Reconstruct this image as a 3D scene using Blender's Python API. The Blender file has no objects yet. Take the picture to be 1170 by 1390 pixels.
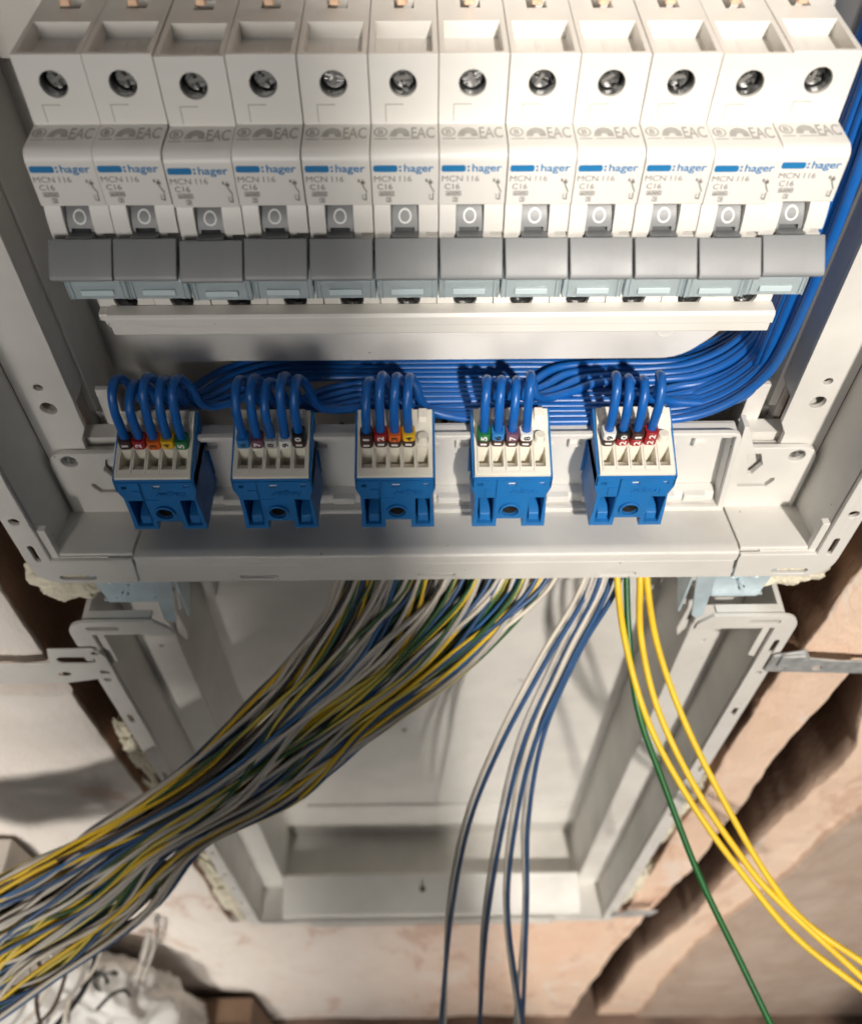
import bpy, bmesh, math, random
import numpy as np
from mathutils import Vector, Matrix, Quaternion
from mathutils.geometry import delaunay_2d_cdt
from mathutils.bvhtree import BVHTree

random.seed(7)
SC = bpy.context.scene
COL = SC.collection
S = 0.001            # everything below is written in millimetres
H = 1420.0           # height of the zero level above the floor (mm)

def W(p):
    return Vector((p[0]*S, p[1]*S, (p[2]+H)*S))

# ------------------------------------------------------------------ camera
cam_d = bpy.data.cameras.new('camera')
cam = bpy.data.objects.new('camera', cam_d)
COL.objects.link(cam)
SC.camera = cam
cF = Vector((0.00963988, 0.61698608, -0.78691502))
cD = Vector((-0.00916317, -0.78686404, -0.61705836))
cR = Vector((0.99991155, -0.01315901, 0.00193173))
m = Matrix((cR, -cD, -cF)).transposed().to_4x4()
m.translation = W((-5.045, 0, 0))
cam.matrix_world = m
cam_d.sensor_fit = 'HORIZONTAL'
cam_d.sensor_width = 36
cam_d.lens = 1213.73/1170*36
cam_d.clip_start = 0.01
cam_d.clip_end = 50
cam_d.dof.use_dof = True
cam_d.dof.focus_distance = 0.295
cam_d.dof.aperture_fstop = 13.5

# ------------------------------------------------------------------ light
world = bpy.data.worlds.new('World')
SC.world = world
world.use_nodes = True
bg = world.node_tree.nodes['Background']
bg.inputs[0].default_value = (0.86, 0.92, 1.0, 1)
bg.inputs[1].default_value = 0.055

def lamp(name, kind, loc, target, power, color, **kw):
    l = bpy.data.lights.new(name, kind)
    l.energy = power
    l.color = color
    for k, v in kw.items():
        setattr(l, k, v)
    o = bpy.data.objects.new(name, l)
    COL.objects.link(o)
    a, b = W(loc), W(target)
    o.location = a
    o.rotation_euler = (b-a).to_track_quat('-Z', 'Y').to_euler()
    return o

# work torch standing to the right behind the photographer; its beam is shaped so the left edge stands in for a cast shadow
key = lamp('torch', 'SPOT', (330, -1150, 820), (200, 215, -430), 172, (1.0, 0.935, 0.85),
           spot_size=2*math.atan(0.095), spot_blend=0.018, shadow_soft_size=0.030)
key.rotation_euler = (key.rotation_euler.to_quaternion() @ Quaternion((0, 0, 1), 0.20)).to_euler()
key.scale = (1.0, 6.0, 1.0)
# added fill spot, no real source: lights the left, leaves a shade band between
key2 = lamp('fill_spot_left', 'SPOT', (-420, -1500, 500), (-432, 215, -560), 165, (1.0, 0.95, 0.88),
            spot_size=2*math.atan(0.132), spot_blend=0.30, shadow_soft_size=0.090)
key2.scale = (1.0, 5.0, 1.0)
# added fills, no real source: one for left breakers, one for lower wall
fill_front = lamp('fill_breakers', 'AREA', (-200, -650, 60), (-70, 215, -50), 0.26, (1.0, 0.95, 0.89),
            shape='DISK', size=0.35, spread=math.radians(42))
low = lamp('fill_low', 'AREA', (60, -1300, -880), (60, 230, -1060), 1.05, (1.0, 0.94, 0.86),
           shape='DISK', size=0.5, spread=math.radians(48))

SC.view_settings.view_transform = 'Standard'
SC.view_settings.look = 'None'
SC.view_settings.exposure = 0
SC.view_settings.gamma = 1
SC.view_settings.use_curve_mapping = False
SC.render.engine = 'CYCLES'
SC.cycles.use_denoising = True
SC.cycles.max_bounces = 8
SC.cycles.transmission_bounces = 8

# ------------------------------------------------------------------ materials
MATS = {}
def mat(name, color, rough=0.5, var=0.06, vscale=60.0, bump=0.05, bscale=900.0, metal=0.0, trans=0.0,
        spec=0.5, color2=None, sss=0.0, coat=0.0):
    m = bpy.data.materials.new(name)
    m.use_nodes = True
    nt = m.node_tree
    b = nt.nodes['Principled BSDF']
    N = nt.nodes.new
    tc = N('ShaderNodeTexCoord')
    n1 = N('ShaderNodeTexNoise'); n1.inputs['Scale'].default_value = vscale; n1.inputs['Detail'].default_value = 5
    nt.links.new(tc.outputs['Object'], n1.inputs['Vector'])
    mix = N('ShaderNodeMix'); mix.data_type = 'RGBA'
    c2 = color2 or tuple(max(0, c*(1-2.2*var)) for c in color)
    c1 = tuple(min(1, c*(1+var)) for c in color) if not color2 else color
    mix.inputs['A'].default_value = (*c1, 1); mix.inputs['B'].default_value = (*c2, 1)
    rmp = N('ShaderNodeMapRange'); rmp.inputs['From Min'].default_value = 0.35; rmp.inputs['From Max'].default_value = 0.75
    nt.links.new(n1.outputs['Fac'], rmp.inputs['Value'])
    nt.links.new(rmp.outputs['Result'], mix.inputs['Factor'])
    nt.links.new(mix.outputs['Result'], b.inputs['Base Color'])
    mr = N('ShaderNodeMapRange'); mr.inputs['To Min'].default_value = max(0.02, rough-0.08); mr.inputs['To Max'].default_value = min(1, rough+0.10)
    nt.links.new(n1.outputs['Fac'], mr.inputs['Value'])
    nt.links.new(mr.outputs['Result'], b.inputs['Roughness'])
    b.inputs['Metallic'].default_value = metal
    b.inputs['Transmission Weight'].default_value = trans
    b.inputs['Specular IOR Level'].default_value = spec
    b.inputs['Coat Weight'].default_value = coat
    if sss:
        b.inputs['Subsurface Weight'].default_value = sss
        b.inputs['Subsurface Radius'].default_value = (0.002, 0.0015, 0.001)
    if bump:
        n2 = N('ShaderNodeTexNoise'); n2.inputs['Scale'].default_value = bscale; n2.inputs['Detail'].default_value = 4
        nt.links.new(tc.outputs['Object'], n2.inputs['Vector'])
        bp = N('ShaderNodeBump'); bp.inputs['Strength'].default_value = bump; bp.inputs['Distance'].default_value = 0.0006
        nt.links.new(n2.outputs['Fac'], bp.inputs['Height'])
        nt.links.new(bp.outputs['Normal'], b.inputs['Normal'])
    MATS[name] = m
    return m

mat('enclosure', (0.71, 0.69, 0.65), 0.42, var=0.05, vscale=25, bump=0.10, bscale=2200)
mat('breaker', (0.74, 0.72, 0.68), 0.40, var=0.02, vscale=40, bump=0.05, bscale=2500)
mat('ivory', (0.80, 0.76, 0.66), 0.38, var=0.02, vscale=80, bump=0.03)
mat('toggle_grey', (0.225, 0.233, 0.24), 0.42, var=0.03, vscale=80, bump=0.06, bscale=2600)
mat('clear', (0.84, 0.94, 0.97), 0.08, var=0.01, bump=0.0, trans=0.66)
mat('tab', (0.58, 0.68, 0.71), 0.22, var=0.02, bump=0)
mat('print_blue', (0.012, 0.18, 0.42), 0.5, var=0.02, bump=0)
mat('print_grey', (0.20, 0.19, 0.18), 0.6, var=0.05, bump=0)
mat('print_light', (0.42, 0.405, 0.38), 0.6, var=0.08, vscale=300, bump=0)
mat('print_white', (0.78, 0.78, 0.76), 0.5, var=0.02, bump=0)
mat('print_black', (0.02, 0.02, 0.02), 0.5, var=0.02, bump=0)
mat('screw_steel', (0.50, 0.50, 0.49), 0.27, var=0.15, vscale=500, bump=0.2, bscale=1500, metal=1.0)
mat('dark_hole', (0.02, 0.019, 0.018), 0.7, bump=0)
mat('clamp_steel', (0.20, 0.20, 0.20), 0.30, var=0.2, vscale=500, bump=0.1, metal=0.85)
mat('copper', (0.90, 0.62, 0.44), 0.38, var=0.12, vscale=400, metal=0.55)
mat('zinc', (0.70, 0.85, 0.93), 0.30, var=0.06, vscale=120, bump=0.08, bscale=600, metal=0.45)  # pale blue base carries the reflection of a cool light
mat('galvanised', (0.56, 0.57, 0.57), 0.45, var=0.16, vscale=150, bump=0.1, bscale=600, metal=0.5)
mat('block_blue', (0.014, 0.165, 0.46), 0.46, var=0.05, vscale=120, bump=0.05, bscale=1800)
mat('wire_blue', (0.006, 0.105, 0.40), 0.33, var=0.06, vscale=60, bump=0.02)
mat('wire_navy', (0.032, 0.085, 0.20), 0.40, var=0.10, vscale=60, bump=0.03)
mat('wire_mid', (0.030, 0.135, 0.33), 0.40, var=0.10, vscale=60, bump=0.03)
mat('wire_grey', (0.50, 0.465, 0.42), 0.45, var=0.10, vscale=60, bump=0.03)
mat('wire_pale', (0.66, 0.60, 0.51), 0.45, var=0.08, vscale=60, bump=0.03)
mat('wire_brown', (0.075, 0.048, 0.032), 0.45, var=0.10, vscale=60, bump=0.03)
mat('wire_black', (0.018, 0.018, 0.020), 0.45, var=0.10, vscale=60, bump=0.03)
mat('wire_yellow', (0.80, 0.53, 0.025), 0.46, var=0.06, vscale=60, bump=0.02)
mat('wire_green', (0.010, 0.105, 0.022), 0.40, var=0.08, vscale=60, bump=0.02)
mat('foam', (0.76, 0.70, 0.55), 0.75, var=0.10, vscale=90, bump=0.6, bscale=260, sss=0.15)
mat('sack_white', (0.66, 0.64, 0.61), 0.55, var=0.10, vscale=18, bump=0.5, bscale=45)
mat('cardboard', (0.20, 0.125, 0.08), 0.8, var=0.12, vscale=30, bump=0.2, bscale=300)
mat('floor', (0.20, 0.135, 0.10), 0.85, var=0.25, vscale=14, bump=0.6, bscale=120)
mat('board', (0.55, 0.50, 0.44), 0.8, var=0.10, vscale=20, bump=0.3, bscale=200)
for nm, c in dict(brown=(0.055, 0.022, 0.016), red=(0.33, 0.012, 0.018), orange=(0.75, 0.14, 0.015), yellow=(0.80, 0.47, 0.015),
                  green=(0.015, 0.17, 0.045), blue=(0.03, 0.20, 0.50), violet=(0.17, 0.075, 0.125), grey=(0.50, 0.49, 0.48),
                  white=(0.82, 0.81, 0.78), black=(0.012, 0.012, 0.013)).items():
    mat('mk_'+nm, c, 0.38, var=0.03, bump=0.03)

def add_grime(name, tint, amount, sc=7.0):
    """plaster dust smears and small dark specks lying on the plastic"""
    nt = MATS[name].node_tree; b = nt.nodes['Principled BSDF']; N = nt.nodes.new
    src = b.inputs['Base Color'].links[0].from_socket
    tc = N('ShaderNodeTexCoord')
    n = N('ShaderNodeTexNoise'); n.inputs['Scale'].default_value = sc; n.inputs['Detail'].default_value = 9; n.inputs['Roughness'].default_value = 0.7; n.inputs['Distortion'].default_value = 0.8
    nt.links.new(tc.outputs['Object'], n.inputs['Vector'])
    r = N('ShaderNodeMapRange'); r.inputs['From Min'].default_value = 0.5; r.inputs['From Max'].default_value = 0.72; r.inputs['To Max'].default_value = amount
    nt.links.new(n.outputs['Fac'], r.inputs['Value'])
    m1 = N('ShaderNodeMix'); m1.data_type = 'RGBA'; m1.inputs['B'].default_value = (*tint, 1)
    nt.links.new(r.outputs['Result'], m1.inputs['Factor']); nt.links.new(src, m1.inputs['A'])
    v = N('ShaderNodeTexVoronoi'); v.inputs['Scale'].default_value = 130
    nt.links.new(tc.outputs['Object'], v.inputs['Vector'])
    lt = N('ShaderNodeMath'); lt.operation = 'LESS_THAN'; lt.inputs[1].default_value = 0.055; nt.links.new(v.outputs['Distance'], lt.inputs[0])
    sc2 = N('ShaderNodeTexNoise'); sc2.inputs['Scale'].default_value = 40; nt.links.new(tc.outputs['Object'], sc2.inputs['Vector'])
    g2 = N('ShaderNodeMath'); g2.operation = 'GREATER_THAN'; g2.inputs[1].default_value = 0.54; nt.links.new(sc2.outputs['Fac'], g2.inputs[0])
    mu = N('ShaderNodeMath'); mu.operation = 'MULTIPLY'; nt.links.new(lt.outputs[0], mu.inputs[0]); nt.links.new(g2.outputs[0], mu.inputs[1])
    m2 = N('ShaderNodeMix'); m2.data_type = 'RGBA'; m2.inputs['B'].default_value = (0.30, 0.24, 0.19, 1)
    nt.links.new(mu.outputs[0], m2.inputs['Factor']); nt.links.new(m1.outputs['Result'], m2.inputs['A'])
    nt.links.new(m2.outputs['Result'], b.inputs['Base Color'])
add_grime('enclosure', (0.54, 0.49, 0.43), 0.40)
add_grime('breaker', (0.62, 0.58, 0.52), 0.30, 18.0)
add_grime('toggle_grey', (0.34, 0.33, 0.32), 0.35, 22.0)
add_grime('wire_blue', (0.05, 0.13, 0.30), 0.55, 25.0)

def earth_mat():
    m = mat('wire_earth', (0.70, 0.50, 0.03), 0.40, var=0.05, bump=0.02)
    nt = m.node_tree; b = nt.nodes['Principled BSDF']; N = nt.nodes.new
    uv = N('ShaderNodeUVMap'); sep = N('ShaderNodeSeparateXYZ')
    nt.links.new(uv.outputs['UV'], sep.inputs[0])
    ad = N('ShaderNodeMath'); ad.operation = 'MULTIPLY_ADD'; ad.inputs[1].default_value = 9.0
    nt.links.new(sep.outputs['Y'], ad.inputs[0]); nt.links.new(sep.outputs['X'], ad.inputs[2])
    fr = N('ShaderNodeMath'); fr.operation = 'FRACT'; nt.links.new(ad.outputs[0], fr.inputs[0])
    gt = N('ShaderNodeMath'); gt.operation = 'GREATER_THAN'; gt.inputs[1].default_value = 0.45; nt.links.new(fr.outputs[0], gt.inputs[0])
    mx = N('ShaderNodeMix'); mx.data_type = 'RGBA'
    mx.inputs['A'].default_value = (0.68, 0.54, 0.09, 1); mx.inputs['B'].default_value = (0.03, 0.10, 0.03, 1)
    nt.links.new(gt.outputs[0], mx.inputs['Factor']); nt.links.new(mx.outputs['Result'], b.inputs['Base Color'])
earth_mat()

def plaster_mat():
    m = bpy.data.materials.new('plaster'); m.use_nodes = True; MATS['plaster'] = m
    nt = m.node_tree; b = nt.nodes['Principled BSDF']; N = nt.nodes.new; L = nt.links.new
    tc = N('ShaderNodeTexCoord'); at = N('ShaderNodeVertexColor'); at.layer_name = 'zone'
    mp = N('ShaderNodeMapping'); mp.inputs['Scale'].default_value = (1, 1, 0.42); L(tc.outputs['Object'], mp.inputs['Vector'])
    sp = N('ShaderNodeSeparateColor'); L(at.outputs['Color'], sp.inputs[0])
    def noise(sc, det=6, rough=0.6, dist=0.0):
        n = N('ShaderNodeTexNoise'); n.inputs['Scale'].default_value = sc; n.inputs['Detail'].default_value = det
        n.inputs['Roughness'].default_value = rough; n.inputs['Distortion'].default_value = dist
        L(mp.outputs['Vector'], n.inputs['Vector']); return n
    def ramp(src, lo, hi):
        r = N('ShaderNodeMapRange'); r.inputs['From Min'].default_value = lo; r.inputs['From Max'].default_value = hi
        L(src, r.inputs['Value']); return r.outputs['Result']
    def mix(f, a, bb):
        x = N('ShaderNodeMix'); x.data_type = 'RGBA'
        L(f, x.inputs['Factor'])
        for k, v in (('A', a), ('B', bb)):
            if isinstance(v, tuple): x.inputs[k].default_value = (*v, 1)
            else: L(v, x.inputs[k])
        return x.outputs['Result']
    n1, n2, n3 = noise(6, 8, 0.62, 0.6), noise(22, 8, 0.65, 0.4), noise(3.5, 5)
    base = mix(ramp(n1.outputs['Fac'], 0.36, 0.68), (0.90, 0.70, 0.55), (0.83, 0.56, 0.41))
    pale = mix(ramp(n2.outputs['Fac'], 0.35, 0.72), (0.86, 0.80, 0.74), (0.78, 0.70, 0.63))
    col = mix(sp.outputs['Blue'], base, pale)
    stain = mix(ramp(n1.outputs['Fac'], 0.62, 0.76), (0, 0, 0), (1, 1, 1))
    st = N('ShaderNodeMath'); st.operation = 'MULTIPLY'; st.inputs[1].default_value = 0.38
    L(ramp(n2.outputs['Fac'], 0.56, 0.62), st.inputs[0])
    col = mix(st.outputs[0], col, (0.56, 0.30, 0.20))
    n6 = noise(13, 10, 0.75, 1.2)
    sc_ = N('ShaderNodeMath'); sc_.operation = 'MULTIPLY'; sc_.inputs[1].default_value = 0.5; L(ramp(n6.outputs['Fac'], 0.57, 0.60), sc_.inputs[0])
    col = mix(sc_.outputs[0], col, (0.88, 0.80, 0.72))
    grey = mix(ramp(n2.outputs['Fac'], 0.35, 0.7), (0.55, 0.44, 0.365), (0.44, 0.325, 0.25))  # greyer tone stands in for shade on the right wall
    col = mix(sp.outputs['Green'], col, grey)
    terra = mix(ramp(n2.outputs['Fac'], 0.3, 0.7), (0.42, 0.26, 0.17), (0.28, 0.155, 0.10))
    col = mix(sp.outputs['Red'], col, terra)
    groove_shade = mix(ramp(n2.outputs['Fac'], 0.3, 0.7), (0.075, 0.032, 0.018), (0.032, 0.013, 0.008))  # dark brown brick tone, deepened to stand in for the groove's shade
    col = mix(at.outputs['Alpha'], groove_shade, col)
    L(col, b.inputs['Base Color'])
    b.inputs['Roughness'].default_value = 0.88
    b.inputs['Specular IOR Level'].default_value = 0.2
    n4 = noise(38, 10, 0.68, 0.3); n5 = noise(300, 6, 0.7)
    a1 = N('ShaderNodeMath'); a1.operation = 'MULTIPLY_ADD'; a1.inputs[1].default_value = 0.35
    L(n5.outputs['Fac'], a1.inputs[0]); L(n4.outputs['Fac'], a1.inputs[2])
    bp = N('ShaderNodeBump'); bp.inputs['Strength'].default_value = 0.6; bp.inputs['Distance'].default_value = 0.007
    L(a1.outputs[0], bp.inputs['Height']); L(bp.outputs['Normal'], b.inputs['Normal'])
plaster_mat()

# ------------------------------------------------------------------ mesh helpers
ORG = {}
def tag(o, label=None, cat=None, group=None, kind=None):
    if label: o['label'] = label
    if cat: o['category'] = cat
    if group: o['group'] = group
    if kind: o['kind'] = kind
    return o

def empty(name, origin, label=None, cat=None, group=None):
    o = bpy.data.objects.new(name, None)
    o.empty_display_size = 0.01
    COL.objects.link(o); o.location = W(origin); ORG[o] = tuple(origin)
    return tag(o, label, cat, group)

def link_mesh(name, me, m, parent=None, origin=(0, 0, 0)):
    o = bpy.data.objects.new(name, me)
    me.materials.clear(); me.materials.append(MATS[m])
    COL.objects.link(o)
    if parent is not None:
        o.parent = parent; ORG[o] = ORG[parent]
    else:
        o.location = W(origin); ORG[o] = tuple(origin)
    return o

def in_poly(p, poly):
    x, y = p; c = False
    for i in range(len(poly)):
        (x0, y0), (x1, y1) = poly[i-1], poly[i]
        if (y0 > y) != (y1 > y) and x < (x1-x0)*(y-y0)/(y1-y0)+x0: c = not c
    return c
def fill_poly(loops):
    pts, edges = [], []
    for lp in loops:
        k = len(pts); pts += [Vector(p) for p in lp]
        edges += [(k+i, k+(i+1) % len(lp)) for i in range(len(lp))]
    vs, es, fs, ov, oe, of_ = delaunay_2d_cdt(pts, edges, [], 0, 1e-6)
    out = []
    for f in fs:
        c = sum((vs[i] for i in f), Vector((0, 0)))/len(f)
        if in_poly(c, loops[0]) and not any(in_poly(c, h) for h in loops[1:]):
            out.append(tuple(ov[i][0] for i in f))
    return out

class MB:
    def __init__(s): s.v = []; s.f = []
    def add(s, v, f):
        n = len(s.v); s.v += [tuple(p) for p in v]; s.f += [tuple(i+n for i in q) for q in f]; return s
    def box(s, x0, x1, y0, y1, z0, z1):
        v = [(x, y, z) for x in (x0, x1) for y in (y0, y1) for z in (z0, z1)]
        return s.add(v, [(0, 1, 3, 2), (4, 6, 7, 5), (0, 4, 5, 1), (2, 3, 7, 6), (0, 2, 6, 4), (1, 5, 7, 3)])
    def prism(s, poly, axis, a0, a1):
        g = {'x': lambda u, v, a: (a, u, v), 'y': lambda u, v, a: (u, a, v), 'z': lambda u, v, a: (u, v, a)}[axis]
        n = len(poly)
        v = [g(u, w, a0) for u, w in poly]+[g(u, w, a1) for u, w in poly]
        f = [tuple(range(n)), tuple(range(2*n-1, n-1, -1))]+[(i, (i+1) % n, n+(i+1) % n, n+i) for i in range(n)]
        return s.add(v, f)
    def plate(s, outer, holes, axis, a0, a1):
        g = {'x': lambda u, v, a: (a, u, v), 'y': lambda u, v, a: (u, a, v), 'z': lambda u, v, a: (u, v, a)}[axis]
        loops = [outer]+list(holes)
        tri = fill_poly(loops)
        flat = [p for lp in loops for p in lp]; n = len(flat)
        v = [g(u, w, a0) for u, w in flat]+[g(u, w, a1) for u, w in flat]
        f = [tuple(t) for t in tri]+[tuple(i+n for i in reversed(t)) for t in tri]
        k = 0
        for lp in loops:
            c = len(lp)
            f += [(k+i, k+(i+1) % c, n+k+(i+1) % c, n+k+i) for i in range(c)]
            k += c
        return s.add(v, f)
    def cyl(s, c, axis, r, a0, a1, n=24, r1=None):
        r1 = r if r1 is None else r1
        g = {'x': lambda u, v, a: (a, u, v), 'y': lambda u, v, a: (u, a, v), 'z': lambda u, v, a: (u, v, a)}[axis]
        v = [g(c[0]+r*math.cos(2*math.pi*i/n), c[1]+r*math.sin(2*math.pi*i/n), a0) for i in range(n)]
        v += [g(c[0]+r1*math.cos(2*math.pi*i/n), c[1]+r1*math.sin(2*math.pi*i/n), a1) for i in range(n)]
        return s.add(v, [tuple(range(n)), tuple(range(2*n-1, n-1, -1))]+[(i, (i+1) % n, n+(i+1) % n, n+i) for i in range(n)])
    def mesh(s, origin=(0, 0, 0), smooth=False, fix=True):
        me = bpy.data.meshes.new('m')
        me.from_pydata([((x-origin[0])*S, (y-origin[1])*S, (z-origin[2])*S) for x, y, z in s.v], [], s.f)
        if fix:
            bm = bmesh.new(); bm.from_mesh(me)
            bmesh.ops.recalc_face_normals(bm, faces=bm.faces)
            bm.to_mesh(me); bm.free()
        if smooth:
            for p in me.polygons: p.use_smooth = True
            me.set_sharp_from_angle(angle=math.radians(35))
        return me
    def build(s, name, m, parent=None, origin=(0, 0, 0), bevel=0.0, smooth=False, cut=None, seg=2):
        o0 = ORG[parent] if parent is not None else origin
        me = s.mesh(o0)
        if cut is not None:
            me = boolean(me, cut.mesh(o0))
        if smooth and not bevel:
            for p in me.polygons: p.use_smooth = True
            me.set_sharp_from_angle(angle=math.radians(35))
        o = link_mesh(name, me, m, parent, o0)
        if bevel: add_bevel(o, bevel, seg)
        return o

def add_bevel(o, w, seg=2):
    for p in o.data.polygons: p.use_smooth = True
    b = o.modifiers.new('bevel', 'BEVEL')
    b.width = w*S; b.segments = seg; b.limit_method = 'ANGLE'; b.angle_limit = math.radians(38)
    b.harden_normals = True; b.use_clamp_overlap = True

def boolean(me, cutme):
    a = bpy.data.objects.new('bool_a', me); c = bpy.data.objects.new('bool_c', cutme)
    COL.objects.link(a); COL.objects.link(c)
    md = a.modifiers.new('b', 'BOOLEAN'); md.operation = 'DIFFERENCE'; md.object = c; md.solver = 'EXACT'
    bpy.context.view_layer.update()
    dg = bpy.context.evaluated_depsgraph_get()
    r = bpy.data.meshes.new_from_object(a.evaluated_get(dg))
    bpy.data.objects.remove(a); bpy.data.objects.remove(c)
    return r

def circ(cx, cz, r, n=20, ry=None):
    ry = r if ry is None else ry
    return [(cx+r*math.cos(2*math.pi*i/n), cz+ry*math.sin(2*math.pi*i/n)) for i in range(n)]
def pill(cx, cz, w, h, ang=0, n=6):
    r = h/2; k = w/2-r; pts = []
    for i in range(n+1):
        a = -math.pi/2+math.pi*i/n; pts.append((k+r*math.cos(a), r*math.sin(a)))
    for i in range(n+1):
        a = math.pi/2+math.pi*i/n; pts.append((-k+r*math.cos(a), r*math.sin(a)))
    ca, sa = math.cos(ang), math.sin(ang)
    return [(cx+x*ca-y*sa, cz+x*sa+y*ca) for x, y in pts]
def rrect(x0, x1, z0, z1, r, n=5):
    pts = []
    for cx, cz, a in ((x1-r, z1-r, 0), (x0+r, z1-r, 90), (x0+r, z0+r, 180), (x1-r, z0+r, 270)):
        for i in range(n+1):
            t = math.radians(a+90*i/n); pts.append((cx+r*math.cos(t), cz+r*math.sin(t)))
    return pts
def round_poly(pts, rad, n=5):
    """round the corners of a polygon; rad is a dict index -> radius"""
    out = []
    for i, p in enumerate(pts):
        r = rad.get(i, 0)
        if not r: out.append(p); continue
        P = Vector(p); A = (Vector(pts[i-1])-P).normalized(); B = (Vector(pts[(i+1) % len(pts)])-P).normalized()
        for k in range(n+1):
            t = k/n
            q = (P+A*r)*(1-t)**2+P*2*t*(1-t)+(P+B*r)*t**2
            out.append((q.x, q.y))
    return out
def mirror(poly): return [(-x, z) for x, z in poly]

TXT = {}
def text_geo(s, size, bold=0.0, ext=0.0):
    k = (s, size, bold, ext)
    if k in TXT: return TXT[k]
    cu = bpy.data.curves.new('t', 'FONT'); cu.body = s; cu.size = size; cu.align_x = 'CENTER'; cu.align_y = 'CENTER'
    cu.offset = bold; cu.extrude = ext; cu.resolution_u = 4
    ob = bpy.data.objects.new('t', cu); COL.objects.link(ob)
    bpy.context.view_layer.update()
    me = bpy.data.meshes.new_from_object(ob.evaluated_get(bpy.context.evaluated_depsgraph_get()))
    v = [(p.co.x, p.co.y, p.co.z) for p in me.vertices]; f = [tuple(p.vertices) for p in me.polygons]
    bpy.data.objects.remove(ob); bpy.data.curves.remove(cu); bpy.data.meshes.remove(me)
    # re-centre on the real ink
    xs = [p[0] for p in v]; ys = [p[1] for p in v]
    cx, cy = (min(xs)+max(xs))/2, (min(ys)+max(ys))/2
    TXT[k] = ([(x-cx, y-cy, z) for x, y, z in v], f, max(xs)-min(xs), max(ys)-min(ys))
    return TXT[k]
def add_text(mb, s, w, h, fn, bold=0.0, rot=0.0):
    """ink of the string fitted into w x h, mapped through fn(u, v) -> (x, y, z)"""
    v, f, tw, th = text_geo(s, 1.0, bold)
    kx, ky = w/tw, h/th
    ca, sa = math.cos(rot), math.sin(rot)
    mb.add([fn(x*kx*ca-y*ky*sa, x*kx*sa+y*ky*ca) for x, y, z in v], f)
def add_text_relief(mb, s, w, h, depth, fn, bold=0.0):
    v, f, tw, th = text_geo(s, 1.0, bold, 0.1)
    mb.add([fn(x*w/tw, y*h/th, (z/0.1+1)/2*depth) for x, y, z in v], f)

def catmull(pts, n):
    P = [Vector(p) for p in pts]
    P = [P[0]*2-P[1]]+P+[P[-1]*2-P[-2]]
    out = []
    for i in range(1, len(P)-2):
        p0, p1, p2, p3 = P[i-1:i+3]
        # centripetal form keeps loops tight without overshoot
        t0 = 0; t1 = t0+max(1e-4, (p1-p0).length)**.5; t2 = t1+max(1e-4, (p2-p1).length)**.5; t3 = t2+max(1e-4, (p3-p2).length)**.5
        for k in range(n):
            t = t1+(t2-t1)*k/n
            A1 = p0*((t1-t)/(t1-t0))+p1*((t-t0)/(t1-t0)); A2 = p1*((t2-t)/(t2-t1))+p2*((t-t1)/(t2-t1)); A3 = p2*((t3-t)/(t3-t2))+p3*((t-t2)/(t3-t2))
            B1 = A1*((t2-t)/(t2-t0))+A2*((t-t0)/(t2-t0)); B2 = A2*((t3-t)/(t3-t1))+A3*((t-t1)/(t3-t1))
            out.append(B1*((t2-t)/(t2-t1))+B2*((t-t1)/(t2-t1)))
    out.append(P[-2])
    return out

def tube(name, pts, r, m, n=10, seg=8, parent=None, origin=None, rough=0.0):
    path = catmull(pts, seg)
    o0 = ORG[parent] if parent is not None else (origin or tuple(path[0]))
    v, f, uvs = [], [], []
    up = Vector((0.3, 0.2, 1)); L = 0.0
    prev = None
    ring_uv = []
    for i, p in enumerate(path):
        t = (path[min(i+1, len(path)-1)]-path[max(i-1, 0)]).normalized()
        if prev is None:
            nrm = t.cross(up); 
            if nrm.length < 1e-3: nrm = t.cross(Vector((1, 0, 0)))
            nrm.normalize()
        else:
            nrm = (prev-t*prev.dot(t)).normalized()
        prev = nrm; bi = t.cross(nrm)
        if i: L += (path[i]-path[i-1]).length
        for k in range(n):
            a = 2*math.pi*k/n
            q = p+nrm*(r*math.cos(a))+bi*(r*math.sin(a))
            v.append(((q.x-o0[0])*S, (q.y-o0[1])*S, (q.z-o0[2])*S))
        ring_uv.append(L*S)
    for i in range(len(path)-1):
        for k in range(n):
            k2 = (k+1) % n
            f.append((i*n+k, i*n+k2, (i+1)*n+k2, (i+1)*n+k))
            uvs += [(k/n, ring_uv[i]), ((k+1)/n, ring_uv[i]), ((k+1)/n, ring_uv[i+1]), (k/n, ring_uv[i+1])]
    caps = [tuple(range(n-1, -1, -1)), tuple(range((len(path)-1)*n, len(path)*n))]
    f += caps; uvs += [(0, 0)]*(2*n)
    me = bpy.data.meshes.new('tube'); me.from_pydata(v, [], f)
    ul = me.uv_layers.new(name='UVMap'); ul.data.foreach_set('uv', [c for q in uvs for c in q])
    me.polygons.foreach_set('use_smooth', [True]*len(f))
    return link_mesh(name, me, m, parent, o0)

def copy_tree(o, parent=None):
    c = o.copy(); COL.objects.link(c); ORG[c] = ORG[o]
    if parent is not None: c.parent = parent
    for ch in list(o.children): copy_tree(ch, c)
    return c

# value noise for the plaster relief
_rng = np.random.RandomState(3)
_G = _rng.rand(64, 64)
def vnoise(x, y):
    xi = np.floor(x).astype(int); yi = np.floor(y).astype(int); fx = x-xi; fy = y-yi
    fx = fx*fx*(3-2*fx); fy = fy*fy*(3-2*fy)
    g = lambda a, b: _G[a % 64, b % 64]
    return (g(xi, yi)*(1-fx)+g(xi+1, yi)*fx)*(1-fy)+(g(xi, yi+1)*(1-fx)+g(xi+1, yi+1)*fx)*fy
def fbm(x, y, o=4):
    s = 0; a = 0.5
    for k in range(o):
        s = s+a*(vnoise(x*2**k+7.3*k, y*2**k+3.1*k)-0.5); a *= 0.5
    return s

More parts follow.
